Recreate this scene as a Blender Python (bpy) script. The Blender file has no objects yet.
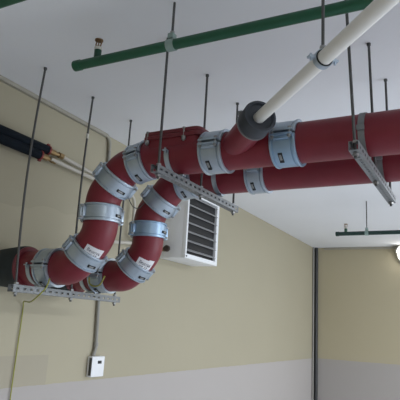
import bpy, bmesh, math, random
from mathutils import Vector, Matrix
random.seed(4)
PI = math.pi
EYE = 1.6                       # camera height above the floor; shapes below are written relative to eye height
UP = Vector((0, 0, EYE))
S = bpy.context.scene
COL = S.collection

# ------------------------------------------------------------------ materials
def new_mat(name):
    m = bpy.data.materials.new(name); m.use_nodes = True
    nt = m.node_tree
    return m, nt, nt.nodes['Principled BSDF']

def paint(name, col, rough=.5, metal=0.0, var=.08, scale=12.0, bump=0.0, bscale=60.0, spec=.5, coat=0.0):
    m, nt, b = new_mat(name)
    N, L = nt.nodes, nt.links
    tc = N.new('ShaderNodeTexCoord'); no = N.new('ShaderNodeTexNoise')
    no.inputs['Scale'].default_value = scale; no.inputs['Detail'].default_value = 5
    L.new(tc.outputs['Object'], no.inputs['Vector'])
    mx = N.new('ShaderNodeMix'); mx.data_type = 'RGBA'
    mx.inputs['A'].default_value = (*[c*(1-var) for c in col], 1)
    mx.inputs['B'].default_value = (*[min(1, c*(1+var)) for c in col], 1)
    L.new(no.outputs['Fac'], mx.inputs['Factor']); L.new(mx.outputs['Result'], b.inputs['Base Color'])
    b.inputs['Roughness'].default_value = rough; b.inputs['Metallic'].default_value = metal
    b.inputs['Specular IOR Level'].default_value = spec; b.inputs['Coat Weight'].default_value = coat
    if bump:
        n2 = N.new('ShaderNodeTexNoise'); n2.inputs['Scale'].default_value = bscale
        L.new(tc.outputs['Object'], n2.inputs['Vector'])
        bp = N.new('ShaderNodeBump'); bp.inputs['Strength'].default_value = bump; bp.inputs['Distance'].default_value = .004
        L.new(n2.outputs['Fac'], bp.inputs['Height']); L.new(bp.outputs['Normal'], b.inputs['Normal'])
    return m

def wall_mat(name, upper, lower, split_z, patch=False):
    """Two-tone painted plaster: a cream upper field over a greyish-pink dado."""
    m, nt, b = new_mat(name)
    N, L = nt.nodes, nt.links
    geo = N.new('ShaderNodeNewGeometry'); sp = N.new('ShaderNodeSeparateXYZ'); L.new(geo.outputs['Position'], sp.inputs[0])
    no = N.new('ShaderNodeTexNoise'); no.inputs['Scale'].default_value = 1.3; no.inputs['Detail'].default_value = 6
    L.new(geo.outputs['Position'], no.inputs['Vector'])
    mx = N.new('ShaderNodeMix'); mx.data_type = 'RGBA'
    mx.inputs['A'].default_value = (*[c*.96 for c in upper], 1); mx.inputs['B'].default_value = (*[c*1.04 for c in upper], 1)
    L.new(no.outputs['Fac'], mx.inputs['Factor'])
    top = mx.outputs['Result']
    def math_node(op, a, bb):
        n = N.new('ShaderNodeMath'); n.operation = op
        for i, v in enumerate((a, bb)):
            if isinstance(v, (int, float)): n.inputs[i].default_value = v
            else: L.new(v, n.inputs[i])
        return n.outputs[0]
    if patch:
        # re-painted patches with wavy roller edges on the left wall
        n3 = N.new('ShaderNodeTexNoise'); n3.inputs['Scale'].default_value = 3.0; L.new(geo.outputs['Position'], n3.inputs['Vector'])
        wz = math_node('ADD', sp.outputs['Z'], math_node('MULTIPLY', n3.outputs['Fac'], .22))
        a = math_node('LESS_THAN', wz, EYE+.76)
        c = math_node('LESS_THAN', sp.outputs['Y'], 3.05)
        f = math_node('MULTIPLY', a, c)
        m2 = N.new('ShaderNodeMix'); m2.data_type = 'RGBA'; L.new(f, m2.inputs['Factor']); L.new(top, m2.inputs['A'])
        m2.inputs['B'].default_value = (*[min(1, c_*1.08) for c_ in upper], 1)
        d = math_node('MULTIPLY', math_node('LESS_THAN', sp.outputs['Z'], EYE-.235), math_node('LESS_THAN', sp.outputs['Y'], 2.6))
        m3 = N.new('ShaderNodeMix'); m3.data_type = 'RGBA'; L.new(d, m3.inputs['Factor']); L.new(m2.outputs['Result'], m3.inputs['A'])
        m3.inputs['B'].default_value = (upper[0]*.99, upper[1]*.985, upper[2]*1.03, 1)
        top = m3.outputs['Result']
    n4 = N.new('ShaderNodeTexNoise'); n4.inputs['Scale'].default_value = 9.0; L.new(geo.outputs['Position'], n4.inputs['Vector'])
    zz = math_node('ADD', sp.outputs['Z'], math_node('MULTIPLY', n4.outputs['Fac'], .012))
    low = math_node('LESS_THAN', zz, EYE+split_z+.006)
    m4 = N.new('ShaderNodeMix'); m4.data_type = 'RGBA'; L.new(low, m4.inputs['Factor']); L.new(top, m4.inputs['A'])
    m4.inputs['B'].default_value = (*lower, 1)
    L.new(m4.outputs['Result'], b.inputs['Base Color'])
    b.inputs['Roughness'].default_value = .7; b.inputs['Specular IOR Level'].default_value = .25
    n5 = N.new('ShaderNodeTexNoise'); n5.inputs['Scale'].default_value = 90; L.new(geo.outputs['Position'], n5.inputs['Vector'])
    bp = N.new('ShaderNodeBump'); bp.inputs['Strength'].default_value = .12; bp.inputs['Distance'].default_value = .003
    L.new(n5.outputs['Fac'], bp.inputs['Height']); L.new(bp.outputs['Normal'], b.inputs['Normal'])
    return m

def glow(name, col, strength):
    m, nt, b = new_mat(name)
    b.inputs['Base Color'].default_value = (*col, 1)
    b.inputs['Emission Color'].default_value = (*col, 1); b.inputs['Emission Strength'].default_value = strength
    return m

M = dict(
    red=paint('red pipe paint', (.185, .018, .029), .42, 0, .18, 9, .15, 40, .40),
    red_lid=paint('red lid paint', (.150, .016, .024), .45, 0, .15, 9),
    galv=paint('galvanised steel', (.44, .51, .58), .34, .7, .15, 26, .05, 80),
    galv_dark=paint('dull galvanised strip', (.22, .23, .235), .5, .55, .22, 40, .1, 120),
    galv_blue=paint('bluer galvanised steel', (.33, .46, .60), .36, .6, .18, 20, .05, 80),
    bolt=paint('zinc bolt', (.33, .33, .32), .4, .7, .2, 40),
    rod=paint('threaded rod steel', (.10, .10, .098), .55, .5, .2, 60),
    knob=paint('dark bronze knob', (.045, .030, .022), .5, .2, .2, 50),
    black=paint('black rubber', (.012, .013, .015), .6, 0, .2),
    cap=paint('grey rubber', (.035, .040, .050), .55, 0, .2, 20, .1, 90),
    insul=paint('dark insulation', (.018, .026, .029), .75, 0, .3, 18, .2, 60),
    insul_black=paint('black pipe insulation', (.004, .008, .014), .85, 0, .3, 18, .15, 60, .2),
    green=paint('green plastic pipe', (.010, .088, .042), .42, 0, .15, 14),
    dkgreen=paint('dark green plastic', (.010, .060, .034), .45, 0, .15, 14),
    teal=paint('dark teal pipe', (.010, .036, .030), .5, 0, .15, 14),
    white=paint('white plastic pipe', (.82, .80, .74), .38, 0, .03, 10),
    offwhite=paint('cream heating pipe', (.52, .49, .42), .45, 0, .05, 10),
    brass=paint('brass', (.30, .20, .09), .4, .7, .3, 50),
    bronze=paint('bronze', (.22, .13, .06), .4, .7, .3, 50),
    redclip=paint('red plastic clip', (.22, .02, .02), .5),
    heater=paint('white heater housing', (.86, .87, .88), .45, 0, .03, 6),
    slat=paint('grey louvre', (.34, .34, .34), .45, .1, .1),
    dark=paint('dark interior', (.010, .010, .012), .6),
    conduit=paint('grey conduit', (.30, .29, .26), .55, 0, .08),
    trunk=paint('beige cable trunking', (.36, .34, .28), .6, 0, .12, 20),
    cable=paint('dark cable', (.035, .036, .036), .5),
    earth=paint('green yellow earth wire', (.30, .30, .05), .5, 0, .2, 60),
    grn_wire=paint('green wire', (.06, .16, .05), .5),
    sticker=paint('white label film', (.74, .74, .76), .5, 0, .03),
    ink=paint('dark print ink', (.03, .03, .05), .6),
    tape=paint('pale tape', (.60, .58, .52), .6),
    ceil=paint('ceiling paint', (.83, .84, .86), .85, 0, .04, 1.2, .1, 70, .2),
    floor=paint('grey concrete floor', (.62, .64, .68), .7, 0, .12, 3, .1, 40),
    lampglow=glow('lit diffuser', (1, .98, .94), 9.0),
)
M['wall_left'] = wall_mat('cream plaster', (.408, .370, .270), (.440, .408, .385), -.412, True)
M['wall_back'] = wall_mat('cream plaster further wall', (.455, .400, .272), (.405, .375, .350), -.408)

# ------------------------------------------------------------------ mesh builder
def frame_from(d, hint=None):
    d = d.normalized()
    h = hint if hint is not None else (Vector((0, 0, 1)) if abs(d.z) < .9 else Vector((1, 0, 0)))
    u = (h - d*h.dot(d)).normalized()
    return d, u, d.cross(u)

class MB:
    def __init__(s): s.v = []; s.f = []
    def add(s, vs, fs):
        o = len(s.v); s.v += [Vector(p) for p in vs]; s.f += [tuple(i+o for i in f) for f in fs]; return s
    def tube(s, pts, r, n=24, caps=True, hint=None):
        pts = [Vector(p) for p in pts]; rs = r if isinstance(r, (list, tuple)) else [r]*len(pts)
        u = None; rings = []
        for i, p in enumerate(pts):
            if i == 0: d = pts[1]-pts[0]
            elif i == len(pts)-1: d = pts[-1]-pts[-2]
            else: d = (pts[i+1]-pts[i]).normalized() + (pts[i]-pts[i-1]).normalized()
            d, u, w = frame_from(d, u if u is not None else hint)
            rings.append([p + rs[i]*(math.cos(2*PI*k/n)*u + math.sin(2*PI*k/n)*w) for k in range(n)])
        vs = [q for ring in rings for q in ring]; fs = []
        for i in range(len(pts)-1):
            for k in range(n):
                a, b = i*n+k, i*n+(k+1) % n
                fs.append((a, b, b+n, a+n))
        if caps:
            fs.append(tuple(reversed(range(n)))); fs.append(tuple((len(pts)-1)*n+k for k in range(n)))
        return s.add(vs, fs)
    def lathe(s, o, axis, prof, n=32, a0=0.0, a1=2*PI, hint=None):
        """closed profile of (x along axis, r) swept about the axis between two angles."""
        o = Vector(o); d, u, w = frame_from(Vector(axis), hint)
        full = abs(a1-a0-2*PI) < 1e-6; m = n if full else n+1; P = len(prof)
        vs = []
        for k in range(m):
            t = a0+(a1-a0)*k/n; e = math.cos(t)*u+math.sin(t)*w
            vs += [o+d*x+e*r for x, r in prof]
        fs = []
        for k in range(n):
            k2 = (k+1) % m
            for j in range(P):
                j2 = (j+1) % P
                fs.append((k*P+j, k*P+j2, k2*P+j2, k2*P+j))
        if not full:
            fs.append(tuple(reversed(range(P)))); fs.append(tuple(n*P+j for j in range(P)))
        return s.add(vs, fs)
    def box(s, c, h, R=None, bev=0.0):
        c = Vector(c); R = R or Matrix.Identity(3)
        bm = bmesh.new(); bmesh.ops.create_cube(bm, size=2)
        for v in bm.verts: v.co = Vector((v.co.x*h[0], v.co.y*h[1], v.co.z*h[2]))
        if bev: bmesh.ops.bevel(bm, geom=bm.edges[:], offset=bev, segments=2, affect='EDGES', profile=.6)
        bm.verts.index_update()
        s.add([c + R@v.co for v in bm.verts], [tuple(v.index for v in f.verts) for f in bm.faces])
        bm.free(); return s
    def prism(s, poly, axis_vec, o=(0, 0, 0)):
        """poly: 3D points of one face, extruded by axis_vec."""
        n = len(poly); a = Vector(axis_vec); o = Vector(o)
        vs = [o+Vector(p) for p in poly] + [o+Vector(p)+a for p in poly]
        fs = [tuple(reversed(range(n))), tuple(range(n, 2*n))]
        fs += [(k, (k+1) % n, (k+1) % n+n, k+n) for k in range(n)]
        return s.add(vs, fs)
    def build(s, name, m, parent=None, local=False, bevel=0.0, sharp=38):
        off = Vector((0, 0, 0)) if local else UP
        inv = Matrix.Identity(4)
        if parent is not None and not local:
            inv = world_of(parent).inverted()
        me = bpy.data.meshes.new(name)
        me.from_pydata([inv @ (v+off) for v in s.v], [], s.f)
        bm = bmesh.new(); bm.from_mesh(me)
        bmesh.ops.recalc_face_normals(bm, faces=bm.faces[:])
        for f in bm.faces: f.smooth = True
        for e in bm.edges:
            e.smooth = not (len(e.link_faces) == 2 and e.calc_face_angle(0) > math.radians(sharp))
        bm.to_mesh(me); bm.free()
        me.materials.append(m)
        o = bpy.data.objects.new(name, me); COL.objects.link(o)
        if parent is not None: o.parent = parent
        if bevel:
            b = o.modifiers.new('edge', 'BEVEL'); b.width = bevel; b.segments = 2; b.limit_method = 'ANGLE'
        return o

def world_of(o):
    w = o.matrix_basis.copy()
    p = o.parent
    while p is not None: w = p.matrix_basis @ w; p = p.parent
    return w

def tag(o, label, cat, group=None, kind=None):
    if label: o['label'] = label
    if cat: o['category'] = cat
    if group: o['group'] = group
    if kind: o['kind'] = kind
    return o

def thing(name, loc, label, cat, group=None):
    o = bpy.data.objects.new(name, None); COL.objects.link(o)
    o.empty_display_size = .05
    o.location = Vector(loc)+UP
    return tag(o, label, cat, group)

def copy_tree(root):
    c = root.copy(); COL.objects.link(c)
    for ch in [o for o in bpy.data.objects if o.parent is root]:
        d = ch.copy(); COL.objects.link(d); d.parent = c
        for g in [o for o in bpy.data.objects if o.parent is ch]:
            e = g.copy(); COL.objects.link(e); e.parent = d
    return c

def struct(mb, name, m):
    o = mb.build(name, m); o['kind'] = 'structure'; return o

def smooth_path(pts, n=8):
    """Catmull-Rom through the points."""
    p = [Vector(q) for q in pts]; p = [2*p[0]-p[1]]+p+[2*p[-1]-p[-2]]; out = []
    for i in range(1, len(p)-2):
        for k in range(n):
            t = k/n
            out.append(.5*((2*p[i])+(p[i+1]-p[i-1])*t+(2*p[i-1]-5*p[i]+4*p[i+1]-p[i+2])*t*t+(-p[i-1]+3*p[i]-3*p[i+1]+p[i+2])*t**3))
    out.append(p[-2]); return out

# ------------------------------------------------------------------ setting
WX, WXC, WY, CZ, FZ = -2.455, -2.512, 8.57, 1.35, -EYE      # left wall near the pipes, at the far corner
def wall_x(y): return WX+(WXC-WX)*(y-2.6)/(WY-2.6)
struct(MB().box((2.0, 3.3, FZ-.05), (4.7, 5.5, .05)), 'floor', M['floor'])
struct(MB().box((2.0, 3.3, CZ+.06), (4.7, 5.5, .06)), 'ceiling', M['ceil'])
struct(MB().prism([(wall_x(-2), -2, FZ), (wall_x(8.8), 8.8, FZ), (wall_x(8.8)-.2, 8.8, FZ), (wall_x(-2)-.2, -2, FZ)], (0, 0, CZ-FZ)), 'wall_left', M['wall_left'])
struct(MB().box((2.1, -1.7, (CZ+FZ)/2), (4.6, .1, (CZ-FZ)/2)), 'wall_front', M['wall_back'])
struct(MB().box((2.1, WY+.1, (CZ+FZ)/2), (4.6, .1, (CZ-FZ)/2)), 'wall_back', M['wall_back'])

# ------------------------------------------------------------------ red drain pipes
R = .0918
ZH, ZL = .810, .257

def fillet_path(stations, first, last):
    """stations: (point, direction) along the run, in order. Returns the list of dense pieces between stations.
    Each coupling sits on a straight stretch, the bend lies between two of them."""
    seq = [first]+stations+[last]
    pieces = []
    for (p, d), (q, e) in zip(seq[:-1], seq[1:]):
        p, q = Vector(p), Vector(q); d, e = Vector(d).normalized(), Vector(e).normalized()
        ang = d.angle(e)
        if ang < .01: pieces.append([p, q]); continue
        # intersection of the two lines in the plane XZ
        det = d.x*(-e.z)+e.x*d.z
        t = ((q.x-p.x)*(-e.z)+e.x*(q.z-p.z))/det
        c = p+d*t
        tl = max(.012, min((c-p).length, (q-c).length)-.050)
        a, b = c-d*tl, c+e*tl
        r = tl/math.tan(ang/2)
        nrm = (e-d*e.dot(d)).normalized()
        o = a+nrm*r
        pts = [p]
        n = 10
        for k in range(n+1):
            th = ang*k/n
            pts.append(o+(-nrm*math.cos(th)+d*math.sin(th))*r)
        pts.append(q); pieces.append(pts)
    return pieces

def dirn(deg):        # walking left along the run, dipping by deg
    a = math.radians(deg); return (-math.cos(a), 0, -math.sin(a))

def tube_point(pts, s, ang, rad):
    """point on a tube's skin: s = distance along, ang measured from the front (-Y) towards dir x side."""
    acc = 0
    for a, b in zip(pts[:-1], pts[1:]):
        l = (b-a).length
        if acc+l >= s or b is pts[-1]:
            t = (s-acc)/l; p = a.lerp(b, t); d = (b-a).normalized(); break
        acc += l
    f = Vector((0, -1, 0)); side = d.cross(f)
    return p+(f*math.cos(ang)+side*math.sin(ang))*rad

def sticker(pts, parent, s0, a0, rot, w=.078, h=.046, lines=('Beueroc', 'KS 17')):
    """white label wrapped on the pipe skin, with its two printed lines."""
    cr, sr = math.cos(rot), math.sin(rot)
    def onto(u, v, rad):      # u right, v up on the label
        x, y = u*cr-v*sr, u*sr+v*cr
        return tube_point(pts, s0-y, a0-x/R, rad)
    nu, nv = 12, 6; vs = []
    for rad in (R+.0012, R+.0002):
        for j in range(nv+1):
            for i in range(nu+1):
                vs.append(onto((i/nu-.5)*w, (j/nv-.5)*h, rad))
    fs = []; K = (nu+1)*(nv+1)
    idx = lambda i, j, k=0: k*K+j*(nu+1)+i
    for j in range(nv):
        for i in range(nu):
            fs.append((idx(i, j), idx(i+1, j), idx(i+1, j+1), idx(i, j+1)))
            fs.append((idx(i, j, 1), idx(i, j+1, 1), idx(i+1, j+1, 1), idx(i+1, j, 1)))
    for i in range(nu):
        fs.append((idx(i, 0), idx(i, 0, 1), idx(i+1, 0, 1), idx(i+1, 0)))
        fs.append((idx(i, nv), idx(i+1, nv), idx(i+1, nv, 1), idx(i, nv, 1)))
    for j in range(nv):
        fs.append((idx(0, j), idx(0, j+1), idx(0, j+1, 1), idx(0, j, 1)))
        fs.append((idx(nu, j), idx(nu, j, 1), idx(nu, j+1, 1), idx(nu, j+1)))
    st = MB().add(vs, fs).build('sticker', M['sticker'], parent)
    st['label'] = 'white printed sticker'
    mb = MB()
    for k, tx in enumerate(lines):
        cu = bpy.data.curves.new('t', 'FONT'); cu.body = tx; cu.size = .022; cu.align_x = 'CENTER'; cu.resolution_u = 2
        ob = bpy.data.objects.new('t', cu); COL.objects.link(ob)
        bpy.context.view_layer.update()
        me = bpy.data.meshes.new_from_object(ob.evaluated_get(bpy.context.evaluated_depsgraph_get()))
        mb.add([onto(v.co.x, v.co.y+(.004 if k == 0 else -.017), R+.0020) for v in me.vertices], [tuple(p.vertices) for p in me.polygons])
        bpy.data.objects.remove(ob); bpy.data.curves.remove(cu); bpy.data.meshes.remove(me)
    mb.build('lettering', M['ink'], st)

def tube_part(pts, name, parent, r=R):
    return MB().tube(pts, r, 40, True, Vector((0, 1, 0))).build(name, M['red'], parent)

# --- front run
Y1 = 2.15
st1 = [((-.748, Y1, ZH), dirn(0)), ((-1.103, Y1, ZH), dirn(0)), ((-1.538, Y1, ZH-.007), dirn(12)), ((-1.706, Y1, .716), dirn(48)),
       ((-1.775, Y1, .536), dirn(90)), ((-1.858, Y1, .335), dirn(47)), ((-2.075, Y1, ZL), dirn(0))]
pc1 = fillet_path(st1, ((3.2, Y1, ZH), dirn(0)), ((-2.27, Y1, ZL), dirn(0)))
front = thing('drain_pipe', (-1.125, Y1, ZH-R), 'nearer red drain pipe run with bolted access lid and sloping branch', 'pipe', 'red drain pipes')
tube_part(pc1[0], 'straight_pipe', front)
# wye fitting: barrel plus 45 degree branch
BD = Vector((.70, -.70, .13)).normalized()
BO = Vector((-1.035, Y1, ZH))
BE = BO+BD*.290
mb = MB().tube(pc1[1], R, 40, True, Vector((0, 1, 0)))
mb.tube([BO, BO+BD*.14, BE], [R*.72, .063, .0615], 36)
mb.build('wye_fitting', M['red'], front)
# access pipe with rectangular neck
acc = tube_part(pc1[2], 'access_pipe', front)
def rrect(x0, x1, y0, y1, z, r, n=5):
    out = []
    for cx, cy, a in ((x1-r, y1-r, 0), (x0+r, y1-r, 90), (x0+r, y0+r, 180), (x1-r, y0+r, 270)):
        for k in range(n+1):
            t = math.radians(a+90*k/n); out.append((cx+r*math.cos(t), cy+r*math.sin(t), z))
    return out
MB().prism(rrect(-1.468, -1.175, Y1-.088, Y1+.088, ZH+.03, .03), (0, 0, .070)).build('access_neck', M['red'], front)
lid = MB().prism(rrect(-1.488, -1.155, Y1-.098, Y1+.098, ZH+.070, .035), (0, 0, .022)).prism(
    rrect(-1.486, -1.157, Y1-.096, Y1+.096, ZH+.0935, .035), (0, 0, .02)).build('lid', M['red_lid'], front, bevel=.003)
for bx in (-1.455, -1.352, -1.245):
    for by in (-.086, .086):
        if bx == -1.352 and by < 0: continue
        sy = by/abs(by)*.0935
        MB().lathe((bx, Y1+sy, ZH+.045), (0, 0, 1), [(0, .0005), (0, .005), (.006, .005), (.006, .011), (.024, .011), (.024, .005), (.062, .005), (.062, .009), (.070, .009), (.070, .0005)], 12).build('bolt', M['bolt'], lid)
for k in (3, 4, 5, 6): tube_part(pc1[k], 'elbow', front)
tube_part(pc1[7], 'socket_pipe', front)
MB().lathe((-2.262, Y1, ZL), (1, 0, 0), [(-.03, .0922), (-.03, .117), (.012, .117), (.020, .108), (.020, .0922)], 40).build('socket_flange', M['red_lid'], front)
sticker(pc1[5], front, .176, -.98, math.radians(4), .100, .056)

# --- rear run
Y2 = 2.56
st2 = [((-1.052, Y2, ZH), dirn(0)), ((-1.492, Y2, ZH-.003), dirn(6)), ((-1.680, Y2, .697), dirn(48)),
       ((-1.748, Y2, .523), dirn(90)), ((-1.822, Y2, .322), dirn(46)), ((-2.04, Y2, ZL), dirn(0))]
pc2 = fillet_path(st2, ((3.2, Y2, ZH), dirn(0)), ((-2.27, Y2, ZL), dirn(0)))
rear = thing('drain_pipe', (-1.3, Y2, ZH-R), 'further red drain pipe run, behind and below the one with the lid', 'pipe', 'red drain pipes')
for k, nm in enumerate(('straight_pipe', 'straight_pipe', 'elbow', 'elbow', 'elbow', 'elbow', 'socket_pipe')): tube_part(pc2[k], nm, rear)
MB().lathe((-2.262, Y2, ZL), (1, 0, 0), [(-.03, .0922), (-.03, .117), (.012, .117), (.020, .108), (.020, .0922)], 40).build('socket_flange', M['red_lid'], rear)
sticker(pc2[4], rear, .172, -.98, math.radians(4), .100, .056)

# insulation sleeves where both runs meet the left wall
for yy, lb in ((Y1, 'thick dark insulation sleeve where the nearer red pipe enters the wall'), (Y2, 'dark insulation sleeve hidden where the further red pipe enters the wall')):
    MBs = MB().lathe((WX, yy, ZL), (1, 0, 0), [(.001, .098), (.001, .106), (.08, .114), (.16, .121), (.195, .120), (.202, .114), (.202, .098)], 40)
    tag(MBs.build('pipe_insulation', M['insul']), lb, 'pipe insulation', 'insulation sleeves at the wall')

# ------------------------------------------------------------------ couplings
def coupling_proto():
    root = bpy.data.objects.new('pipe_coupling', None); COL.objects.link(root); root.empty_display_size = .05
    Wd = .052
    half = [(-Wd, .0934), (-Wd, .1050), (-Wd+.003, .1065), (-Wd+.009, .1060), (-Wd+.011, .0985), (-Wd+.017, .0985), (-Wd+.019, .1030)]
    prof = half+[(-x, r) for x, r in reversed(half)]
    g = .045
    # local frame: axis = X, bolted split towards Y, upper half towards Z
    h = Vector((0, 1, 0))
    for nm, s in (('upper_half', 1), ('lower_half', -1)):
        mb = MB().lathe((0, 0, 0), (1, 0, 0), prof, 30, g if s > 0 else PI+g, PI-g if s > 0 else 2*PI-g, hint=h)
        for side in (1, -1):
            # lug plate along the split and its stiffening ledge
            mb.box((0, side*.1095, s*.0105), (.046, .0115, .0045), None, .002)
            mb.box((0, side*.1060, s*.021), (.030, .0075, .009), None, .003)
        mb.build(nm, M['galv'], root, local=True)
    for side in (1, -1):
        for bx in (-.034, .034):
            MB().lathe((bx, side*.1125, -.028), (0, 0, 1), [(0, .0005), (0, .0042), (.005, .0042), (.005, .0085), (.0125, .0085), (.0125, .0042), (.0435, .0042), (.0435, .0085), (.051, .0085), (.051, .0042), (.054, .0042), (.054, .0005)], 10)  .build('bolt', M['bolt'], root, local=True)
    # rubber gasket lip seen in the split
    MB().lathe((0, 0, 0), (1, 0, 0), [(-.050, .0924), (-.050, .0970), (.050, .0970), (.050, .0924)], 40).build('gasket', M['black'], root, local=True)
    # sprung latch on the lower half: dark slot with a bright tongue
    lt = MB().box((.012, 0, .1030), (.0085, .025, .0035), None, .001).build('latch', M['black'], root, local=True)
    MB().box((.012, -.004, .1056), (.0050, .014, .0030), None, .001).build('tongue', M['bolt'], lt, local=True)
    return root
CP = coupling_proto()
first_used = False
def coupling(p, d, lug, latch, label, sx=1.0):
    """d: run direction, lug: where the bolted split faces, latch: degrees from lug through the lower half."""
    global first_used
    r = CP if not first_used else copy_tree(CP)
    first_used = True
    a = Vector(d).normalized(); l = Vector(lug); l = (l-a*l.dot(a)).normalized(); w = a.cross(l)
    m = Matrix((a*sx, l, w)).transposed().to_4x4(); m.translation = Vector(p)+UP
    r.matrix_basis = m
    for ch in [o for o in bpy.data.objects if o.parent is r and o.name.startswith('latch')]:
        ch.matrix_basis = Matrix.Rotation(math.radians(-90-latch), 4, 'X')
    tag(r, label, 'pipe coupling', 'bolted steel couplings on the red pipes')
    return r
F = (0, -1, .16); UPF = (-.25, -1, .1)
def at(st, i): return st[i]
L1 = ['pale blue steel coupling on nearer red pipe just right of the dark grey cap',
      'steel coupling on nearer red pipe between bolted access lid and sloping branch',
      'steel coupling on nearer red pipe just left of the bolted access lid',
      'tilted steel coupling on nearer red pipe high on its upper bend',
      'level steel coupling around the vertical stretch of the nearer red pipe',
      'tilted steel coupling below the white sticker on the nearer red pipe',
      'steel coupling on nearer red pipe above lower left hanger bar']
lug1 = [F, F, (-.1, -1, .1), (-.5, -.8, .4), (-.50, -.86, 0), (-.55, -.85, .2), (0, -1, .08)]
lat1 = [62, 62, 75, 112, 128, 112, 70]
for i, (p, d) in enumerate(st1): coupling(p, d, lug1[i], lat1[i], L1[i], (1.12, 1.12, .92, .86, .86, .86, 1)[i])
L2 = ['steel coupling on further red pipe beneath the dark grey cap',
      'steel coupling on further red pipe under the middle hanger bar',
      'tilted steel coupling on upper bend of the further red pipe',
      'level bluish steel coupling around vertical stretch of further red pipe, beside heater',
      'tilted steel coupling on the lower bend of the further red pipe',
      'steel coupling with earth wire loop at right end of lower hanger bar']
lug2 = [F, F, (-.5, -.8, .4), (-.50, -.86, 0), (-.55, -.85, .2), (0, -1, .08)]
lat2 = [62, 70, 112, 128, 112, 70]
for i, (p, d) in enumerate(st2): coupling(p, d, lug2[i], lat2[i], L2[i], (1, 1, .86, .86, .86, 1)[i])

# two of the couplings have a distinctly bluer lower shell
for o in list(bpy.data.objects):
    if o.parent is not None and o.name.startswith('lower_half') and o.parent['label'] in (L1[0], L2[3]):
        o.material_slots[0].link = 'OBJECT'; o.material_slots[0].material = M['galv_blue']; o['label'] = 'bluer lower half'

# ------------------------------------------------------------------ trapeze hangers
def ladder(mb, o, u, v, n, lu, lv, pitch, hole_u, hole_v, th):
    """slotted plate: origin at its corner, u long way, v across, thickness th along n."""
    o, u, v, n = map(Vector, (o, u, v, n))
    def slab(a0, a1, b0, b1):
        mb.prism([o+u*a0+v*b0, o+u*a1+v*b0, o+u*a1+v*b1, o+u*a0+v*b1], n*th)
    e = (lv-hole_v)/2
    slab(0, lu, 0, e); slab(0, lu, lv-e, lv)
    x = 0.0; k = int(lu/pitch); m = (lu-k*pitch)/2
    for i in range(k+1):
        a = 0 if i == 0 else m+i*pitch-(pitch-hole_u)/2
        b = lu if i == k else m+i*pitch+(pitch-hole_u)/2
        if i == 0: b = m+(pitch-hole_u)/2
        if i == k: a = m+i*pitch-(pitch-hole_u)/2
        slab(a, b, e, lv-e)

def hanger(x, zc, y0, y1, label, straps, full_strap, tape=False):
    t = thing('pipe_hanger', (x, (y0+y1)/2, zc-.018), label, 'pipe hanger', 'slotted trapeze hangers under the red pipes')
    hh, hw, th = .0185, .019, .0025
    mb = MB(); L = y1-y0
    ladder(mb, (x+hw-th, y0, zc-hh), (0, 1, 0), (0, 0, 1), (1, 0, 0), L, 2*hh, .046, .020, .011, th)
    ladder(mb, (x-hw, y0, zc-hh), (0, 1, 0), (0, 0, 1), (1, 0, 0), L, 2*hh, .046, .020, .011, th)
    ladder(mb, (x-hw+th, y0, zc-hh), (0, 1, 0), (1, 0, 0), (0, 0, 1), L, 2*(hw-th), .034, .011, .011, th)
    # inturned lips of the open top
    mb.box((x-hw+.007, (y0+y1)/2, zc+hh-.0015), (.0045, L/2, .0012)); mb.box((x+hw-.007, (y0+y1)/2, zc+hh-.0015), (.0045, L/2, .0012))
    mb.build('channel', M['galv_dark'], t)
    for i, ry in enumerate((1.94, 2.353, 2.76)):
        lean = (-.032, -.020, -.010)[i] if full_strap else 0
        bow = (-.030, -.018, 0)[i] if tape else 0
        zb = zc-hh-.022
        r = MB().tube([(x+lean*k/12+bow*math.sin(PI*k/12), ry, zb+(CZ-.001-zb)*k/12) for k in range(13)], .0062, 10).build('threaded_rod', M['rod'], t)
        for z0 in (zc-hh-.012, zc+hh+.002): MB().tube([(x, ry, z0), (x, ry, z0+.010)], .0125, 6).build('nut', M['bolt'], r)
        MB().tube([(x+lean, ry, CZ-.012), (x+lean, ry, CZ-.001)], .0095, 12).build('anchor', M['rod'], r)
        if tape and i == 1: MB().tube([(x-.0125, ry, 1.075), (x-.0105, ry, 1.105)], .0095, 12).build('tape', M['tape'], r)
    for sx, sy, pz in straps:
        a0, a1 = (0, 2*PI) if full_strap else (PI-.02, 2*PI+.02)
        mb = MB().lathe((sx, sy, pz), (-1, 0, 0), [(-.013, .0928), (-.013, .0965), (.013, .0965), (.013, .0928)], 36, a0, a1, hint=Vector((0, -1, 0)))
        if not full_strap:
            for s in (1, -1): mb.box((sx, sy+s*.103, pz+.004), (.011, .011, .003)).tube([(sx, sy+s*.105, pz-.010), (sx, sy+s*.105, pz+.016)], .005, 8)
        else:
            for s in (1, -1): mb.box((sx, sy+s*.103, pz), (.015, .008, .010), None, .002)
        # short foot joining the strap to the channel
        mb.box((sx+(x-sx)/2, sy, pz-.1010), (abs(x-sx)/2+.016, .015, .0035)); mb.tube([(x, sy, zc), (x, sy, pz-.0975)], .006, 8)
        mb.build('strap', M['galv_dark' if full_strap else 'galv'], t)
    return t
hanger(-2.105, .128, 1.905, 2.795, 'slotted hanger bar at lower left on three rods', [(-2.165, Y1, ZL), (-2.150, Y2, ZL)], False, True)
hanger(-1.298, .679, 1.905, 2.795, 'slotted hanger bar in the middle crossing under both pipes before the heater', [(-1.338, Y1, ZH), (-1.288, Y2, ZH)], False)
hanger(-.411, .684, 1.905, 2.795, 'slotted hanger bar at far right with bands around both pipes', [(-.414, Y1, ZH), (-.414, Y2, ZH)], True)

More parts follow.
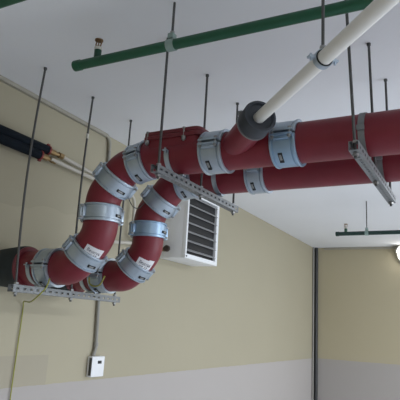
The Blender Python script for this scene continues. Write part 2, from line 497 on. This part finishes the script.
# ------------------------------------------------------------------ rubber cap on the branch and the white pipe
cap = thing('rubber_cap', BE, 'round dark grey rubber cap on the sloping red branch, holding the white pipe', 'cap')
WO = BE+BD*.02+Vector((-.012, 0, .012))         # white pipe leaves the cap a little left of centre
o = BE
MB().lathe(o, BD, [(-.012, .0625), (-.012, .0705), (.058, .0725), (.064, .0700), (.064, .060), (.050, .057), (.046, .026), (.010, .026), (.008, .0625)], 40).build('rubber_sleeve', M['cap'], cap)
MB().lathe(o+BD*-.014, BD, [(-.010, .0625), (-.010, .0725), (-.001, .0725), (-.001, .0625)], 40).box(
    o+BD*-.018+Vector((-.049, -.026, .050)), (.010, .007, .010), None, .002).build('hose_clamp', M['galv_dark'], cap)
WD = Vector((.588, -.597, .004)).normalized()
WS = o+BD*.035
WEND = WS+WD*2.3
t = tag(MB().tube([WS, WEND], .0245, 28).build('waste_pipe', M['white']), 'slim white plastic pipe running diagonally out of the dark grey cap', 'pipe')
# its clamp and rod
s_ = .545
cpos = WS+WD*s_
wc = thing('pipe_clamp', cpos, 'rubber lined clamp on a rod holding the white diagonal pipe', 'pipe clamp')
a, u, w = frame_from(WD)
MB().lathe(cpos, WD, [(-.012, .0247), (-.012, .0295), (.012, .0295), (.012, .0247)], 32).build('rubber_lining', M['black'], wc)
mb = MB().lathe(cpos, WD, [(-.010, .0297), (-.010, .0320), (.010, .0320), (.010, .0297)], 32)
side = WD.cross(Vector((0, 0, 1))).normalized()
RM = Matrix((WD, side, WD.cross(side))).transposed()
for s in (1, -1): mb.box(cpos+side*s*.041, (.010, .011, .004), RM, .001).tube([cpos+side*s*.043+Vector((0, 0, -.012)), cpos+side*s*.043+Vector((0, 0, .012))], .004, 8)
mb.build('band', M['galv'], wc)
r = MB().tube([cpos+Vector((0, 0, .031)), (cpos.x, cpos.y, CZ-.001)], .0055, 10).build('threaded_rod', M['rod'], wc)
MB().tube([cpos+Vector((0, 0, .031)), cpos+Vector((0, 0, .046))], .011, 6).build('nut', M['bolt'], r)

# ------------------------------------------------------------------ green sprinkler pipes
def sprinkler(parent, x, y, z, s=1.0):
    stub = MB().tube([(x, y, z), (x, y, z+.056*s)], .0165*s, 16).build('tee_stub', M['dkgreen'], parent)
    MB().tube([(x, y, z+.056*s), (x, y, z+.070*s)], .0180*s, 16).build('threaded_collar', M['tape'], stub)
    mb = MB().tube([(x, y, z+.068*s), (x, y, z+.076*s)], .012*s, 12)
    for k in (1, -1): mb.tube([(x+k*.011*s, y, z+.072*s), (x+k*.016*s, y, z+.088*s), (x+k*.012*s, y, z+.106*s)], .0032*s, 8)
    mb.tube([(x, y, z+.104*s), (x, y, z+.109*s)], .0195*s, 20)
    mb.tube([(x, y, z+.072*s), (x, y, z+.104*s)], .0030*s, 8)
    h = mb.build('sprinkler_head', M['bronze'], parent); h['label'] = 'bronze upright sprinkler head'

def clevis(x, y, z, r, label, ceil=CZ, w=.018):
    t = thing('pipe_clamp', (x, y, z), label, 'pipe clamp')
    MB().lathe((x, y, z), (1, 0, 0), [(-w, r+.0006), (-w, r+.004), (w, r+.004), (w, r+.0006)], 28).box((x, y, z+r+.016), (w*.75, .016, .013), None, .003).build('band', M['grn_band'], t)
    rd = MB().tube([(x, y, z+r+.006), (x, y, ceil-.001)], .0055, 10).build('threaded_rod', M['rod'], t)
    MB().tube([(x, y, z+r+.029), (x, y, z+r+.040)], .0105, 6).build('nut', M['bolt'], rd)
    return t
M['grn_band'] = paint('pale green clamp', (.27, .36, .33), .5, .2, .2)

def green_pipe(p0, p1, r, label, heads, s=1.0, mt='green'):
    p0, p1 = Vector(p0), Vector(p1)
    t = thing('sprinkler_pipe', p0, label, 'pipe', 'green sprinkler pipes')
    MB().tube([p0, p1], r, 24).build('pipe', M[mt], t)
    MB().tube([p0-Vector((.004, 0, 0)), p0+Vector((.030, 0, 0))], r+.003, 24).build('end_cap', M[mt], t)
    for hx in heads:
        k = (hx-p0.x)/(p1.x-p0.x); q = p0.lerp(p1, k); sprinkler(t, q.x, q.y, q.z, s)
    return t
green_pipe((-1.648, 1.70, 1.153), (2.6, 1.70, 1.098), .0225, 'long green pipe with capped end crossing the upper left ceiling', [-1.522])
clevis(-1.120, 1.70, 1.146, .0225, 'pale green clamp with rod on the long green pipe')
green_pipe((-2.2, 1.19, 1.165), (2.6, 1.19, 1.125), .0225, 'green pipe cut off by the top left corner', [])
green_pipe((-1.375, 5.50, 1.012), (3.2, 5.50, 1.012), .021, 'short looking dark green pipe hanging in front of the far wall', [-1.275], .95, 'teal')
clevis(-1.062, 5.50, 1.012, .021, 'grey clamp and rod on the far dark green pipe')

# ------------------------------------------------------------------ heating pipes along the left wall
PX = -2.405
def heating_pipe(z, yend, bend, label, dz=0):
    t = thing('heating_pipe', (PX, yend, z), label, 'pipe', 'insulated heating pipes on the left wall')
    MB().lathe((PX, 0, z), (0, 1, 0), [(.4, .016), (.4, .029), (yend-.006, .029), (yend, .026), (yend, .016)], 28).build('insulation', M['insul_black'], t)
    MB().lathe((PX, yend, z), (0, 1, 0), [(-.016, .0293), (-.016, .0315), (-.004, .0315), (-.004, .0293)], 28).box((PX, yend-.01, z+(.034 if dz > 0 else -.034)), (.008, .010, .007), None, .002).build('clip', M['redclip'], t)
    mb = MB().tube([(PX, yend-.01, z), (PX, yend+.05, z)], .020, 8).tube([(PX, yend+.045, z), (PX, yend+.10, z)], .014, 14).tube([(PX, yend+.09, z), (PX, yend+.125, z)], .021, 6)
    mb.build('brass_valve', M['brass'], t)
    MB().tube(bend, .0125, 14).build('bare_pipe', M['offwhite'], t)
heating_pipe(1.022, 2.335, smooth_path([(PX, 2.43, 1.022), (PX, 2.55, 1.012), (PX, 2.80, .992), (PX, 3.10, .972), (PX, 3.24, .955), (PX, 3.295, .90), (PX, 3.30, .74), (PX, 3.30, .66), (PX, 3.33, .63), (PX, 3.42, .612), (PX, 3.66, .606)]),
             'upper dark insulated heating pipe that continues as a cream pipe', 1)
heating_pipe(.972, 2.275, smooth_path([(PX+.01, 2.35, .972), (PX+.012, 2.55, .963), (PX+.012, 2.80, .952), (PX+.012, 2.90, .92), (PX+.012, 2.935, .82), (PX+.012, 2.935, .62), (PX+.012, 2.98, .570), (PX+.012, 3.09, .558), (PX+.012, 3.24, .578), (PX+.012, 3.40, .585), (PX+.012, 3.66, .59)]),
             'lower dark insulated heating pipe that continues as a cream pipe', -1)

# ------------------------------------------------------------------ unit heater
HX0, HX1, HY0, HY1, HZ0, HZ1 = WX-.010, -2.205, 3.78, 4.375, .535, 1.13
ht = thing('unit_heater', ((HX0+HX1)/2, (HY0+HY1)/2, HZ0), 'white louvred unit heater mounted on the left wall behind the pipes', 'heater')
mb = MB()
tw = .045
body = [(HX0, HZ0+.02), (HX0+.03, HZ0-.005), (HX1-.02, HZ0), (HX1, HZ0+.02), (HX1, HZ0+.055)]
# housing: back box, and a front frame round the louvre opening
mb.box(((HX0+HX1)/2-.012, (HY0+HY1)/2, (HZ0+HZ1)/2), ((HX1-HX0)/2-.012, (HY1-HY0)/2, (HZ1-HZ0)/2), None, .012)
fw = .020
for cy, cz, hy, hz in (((HY0+HY1)/2, HZ0+fw, (HY1-HY0)/2, fw), ((HY0+HY1)/2, HZ1-fw, (HY1-HY0)/2, fw), (HY0+.012, (HZ0+HZ1)/2, .012, (HZ1-HZ0)/2-2*fw+.004), (HY1-.022, (HZ0+HZ1)/2, .022, (HZ1-HZ0)/2-2*fw+.004)):
    mb.box((HX1-.012, cy, cz), (.020, hy, hz), None, .006)
mb.build('housing', M['heater'], ht)
MB().box((HX1-.022, (HY0+HY1)/2, (HZ0+HZ1)/2), (.004, (HY1-HY0)/2-.02, (HZ1-HZ0)/2-.03)).build('coil', M['dark'], ht)
mb = MB()
ns = 7
Rm = Matrix.Rotation(math.radians(38), 3, 'Y')
for k in range(ns):
    z = HZ0+.075+k*(HZ1-HZ0-.13)/(ns-1)
    mb.box((HX1-.004, (HY0+HY1)/2-.005, z), (.016, (HY1-HY0)/2-.026, .0026), Rm)
mb.build('louvre', M['slat'], ht)
MB().tube([(HX1+.004, HY0+.02, HZ0+.018), (HX1+.012, HY0+.02, HZ0+.018)], .008, 10).build('screw', M['rod'], ht)
mb = MB().tube([(PX, 3.66, .606), (PX, HY0+.005, .606)], .017, 14).tube([(-2.345, 3.735, .606), (PX, 3.735, .606)], .012, 12)
rv = mb.build('radiator_valve', M['bronze'], ht)
MB().lathe((-2.345, 3.73, .606), (0, -1, 0), [(-.03, .0005), (-.03, .010), (0, .010), (0, .027), (.018, .027), (.024, .020), (.024, .0005)], 24).build('knob', M['knob'], rv)

# ------------------------------------------------------------------ cables, conduits, thermostat
tr = thing('cable_trunking', (WX+.02, 2.98, CZ-.03), 'thin beige cable trunking along the left ceiling edge, turning down the wall', 'conduit')
MB().prism([(wall_x(-1.5)+.001, -1.5, CZ-.025), (wall_x(2.93)+.001, 2.93, CZ-.025), (wall_x(2.93)+.027, 2.93, CZ-.025), (wall_x(-1.5)+.027, -1.5, CZ-.025)], (0, 0, .024)).build('ceiling_run', M['trunk'], tr)
MB().tube(smooth_path([(WX+.014, 2.905, CZ-.015), (WX+.014, 2.935, CZ-.017), (WX+.014, 2.965, CZ-.05), (WX+.014, 2.972, CZ-.12)], 6), .013, 12).build('bend', M['trunk'], tr)
MB().tube(smooth_path([(WX+.014, 2.972, CZ-.115), (WX+.014, 3.00, .5), (WX+.014, 3.035, -.14), (WX+.014, 3.038, -.19), (WX+.014, 3.015, -.262)], 6), .0125, 12).build('drop', M['conduit'], tr)
MB().tube([(WX+.014, 3.038, -.185), (WX+.014, 3.036, -.160)], .0165, 12).build('coupler', M['conduit'], tr)
th = thing('thermostat', (WX, 3.048, -.389), 'small white thermostat box at the foot of the wall conduit', 'thermostat')
MB().box((WX+.020, 3.050, -.320), (.021, .068, .068), None, .006).build('housing', M['heater'], th)
MB().box((WX+.0415, 3.063, -.291), (.0012, .020, .010), None, .0005).build('display', M['dark'], th)
MB().box((WX+.028, 2.9795, -.320), (.010, .0022, .058), None, .0005).build('side_shade', M['cable'], th)  # thin dark plate standing in for the shade on the box's left side

# earth wire that leaves the lower pipes and runs down the left wall
p = smooth_path([(-1.985, 2.045, .190), (-2.00, 2.04, .140), (-2.05, 2.03, .088), (-2.20, 2.14, .070), (-2.40, 2.285, .075), (WX+.014, 2.325, .045), (WX+.014, 2.325, -.05), (WX+.014, 2.318, -.40), (WX+.014, 2.32, -.9), (WX+.014, 2.32, -1.55)], 8)
tag(MB().tube(p, .0038, 10).build('earth_wire', M['earth']), 'yellow green earth wire hanging down the left wall from the lower hanger', 'wire')
p = smooth_path([(-2.065, 2.446, .235), (-2.05, 2.437, .200), (-2.012, 2.434, .184), (-1.97, 2.434, .195), (-1.945, 2.440, .245)], 8)
tag(MB().tube(p, .0045, 10).build('earth_wire', M['earth']), 'short yellow green wire looped under the further red pipe coupling', 'wire')
p = smooth_path([(-1.665, 2.22, .640), (-1.672, 2.28, .605), (-1.690, 2.36, .615), (-1.705, 2.43, .660)], 8)
tag(MB().tube(p, .0026, 8).build('earth_wire', M['cable']), 'thin dark wire linking upper bends of both red pipes', 'wire')

# corner pipes and ceiling edge conduit by the back wall
tag(MB().tube([(WXC+.018, WY-.09, FZ), (WXC+.018, WY-.09, CZ-.001)], .014, 14).build('corner_conduit', M['conduit']), 'pale grey conduit upright in the room corner, left of the dark one', 'conduit')
tag(MB().tube([(WXC+.050, WY-.03, FZ), (WXC+.050, WY-.03, CZ-.001)], .028, 14).build('corner_conduit', M['cable']), 'dark upright pipe in the room corner', 'conduit')
tag(MB().box((-.62, WY-.016, CZ-.018), (1.72, .014, .016), None, .003).build('cable_trunking', M['trunk']), 'thin brown trunking along the top of the far wall', 'conduit')

# wall lamp near the right edge
lp = thing('wall_lamp', (-1.06, WY-.02, 1.25), 'lit round lamp high on the far wall at the right edge', 'lamp')
MB().lathe((-1.06, WY-.002, 1.225), (0, -1, 0), [(0, .001), (0, .150), (.05, .150), (.06, .140), (.06, .001)], 32).build('base', M['conduit'], lp)
MB().lathe((-1.06, WY-.062, 1.215), (0, -1, 0), [(0, .001), (0, .120), (.04, .115), (.08, .088), (.105, .045), (.112, .001)], 32).build('diffuser', M['lampglow'], lp)
MB().lathe((-1.06, WY-.06, 1.225), (0, -1, 0), [(0, .130), (0, .146), (.13, .146), (.13, .130)], 24, math.radians(-85), math.radians(85), hint=Vector((0, 0, 1))).build('hood', M['conduit'], lp)

# ------------------------------------------------------------------ lights
def area(name, loc, target, sx, sy, power, col):
    l = bpy.data.lights.new(name, 'AREA'); l.shape = 'RECTANGLE'; l.size = sx; l.size_y = sy; l.energy = power; l.color = col
    o = bpy.data.objects.new(name, l); COL.objects.link(o)
    o.location = Vector(loc)+UP
    o.rotation_euler = (Vector(target)-Vector(loc)).to_track_quat('-Z', 'Y').to_euler()
    return o
area('window_daylight', (5.2, 4.6, -.1), (-2.0, 4.4, .3), 5.5, 1.7, 120, (.84, .92, 1.0))
for i, (lx, ly, pw) in enumerate(((2.2, -.5, 34), (2.3, 3.4, 58), (1.7, 6.7, 64))):
    area('ceiling_luminaire', (lx, ly, 1.31), (lx, ly, -1.6), .35, 1.3, pw, (.92, .96, 1.0))
w = bpy.data.worlds.new('World'); S.world = w; w.use_nodes = True
bg = w.node_tree.nodes['Background']; bg.inputs[0].default_value = (.80, .87, 1.0, 1); bg.inputs[1].default_value = .8

# ------------------------------------------------------------------ camera
yaw, pitch, roll, f = -.5045, .2320, .0576, 528.0
fwd = Vector((math.sin(yaw)*math.cos(pitch), math.cos(yaw)*math.cos(pitch), math.sin(pitch)))
right = Vector((math.cos(yaw), -math.sin(yaw), 0)); upv = right.cross(fwd)
r2 = right*math.cos(roll)+upv*math.sin(roll); u2 = -right*math.sin(roll)+upv*math.cos(roll)
cam = bpy.data.cameras.new('Camera'); co = bpy.data.objects.new('Camera', cam); COL.objects.link(co)
mm = Matrix((r2, u2, -fwd)).transposed().to_4x4(); mm.translation = UP
co.matrix_world = mm
cam.sensor_width = 36; cam.sensor_fit = 'HORIZONTAL'; cam.lens = 36*f/400; cam.clip_start = .02
S.camera = co

vs = S.view_settings
vs.view_transform = 'Standard'; vs.look = 'None'; vs.gamma = 1; vs.use_curve_mapping = False; vs.exposure = 0.35
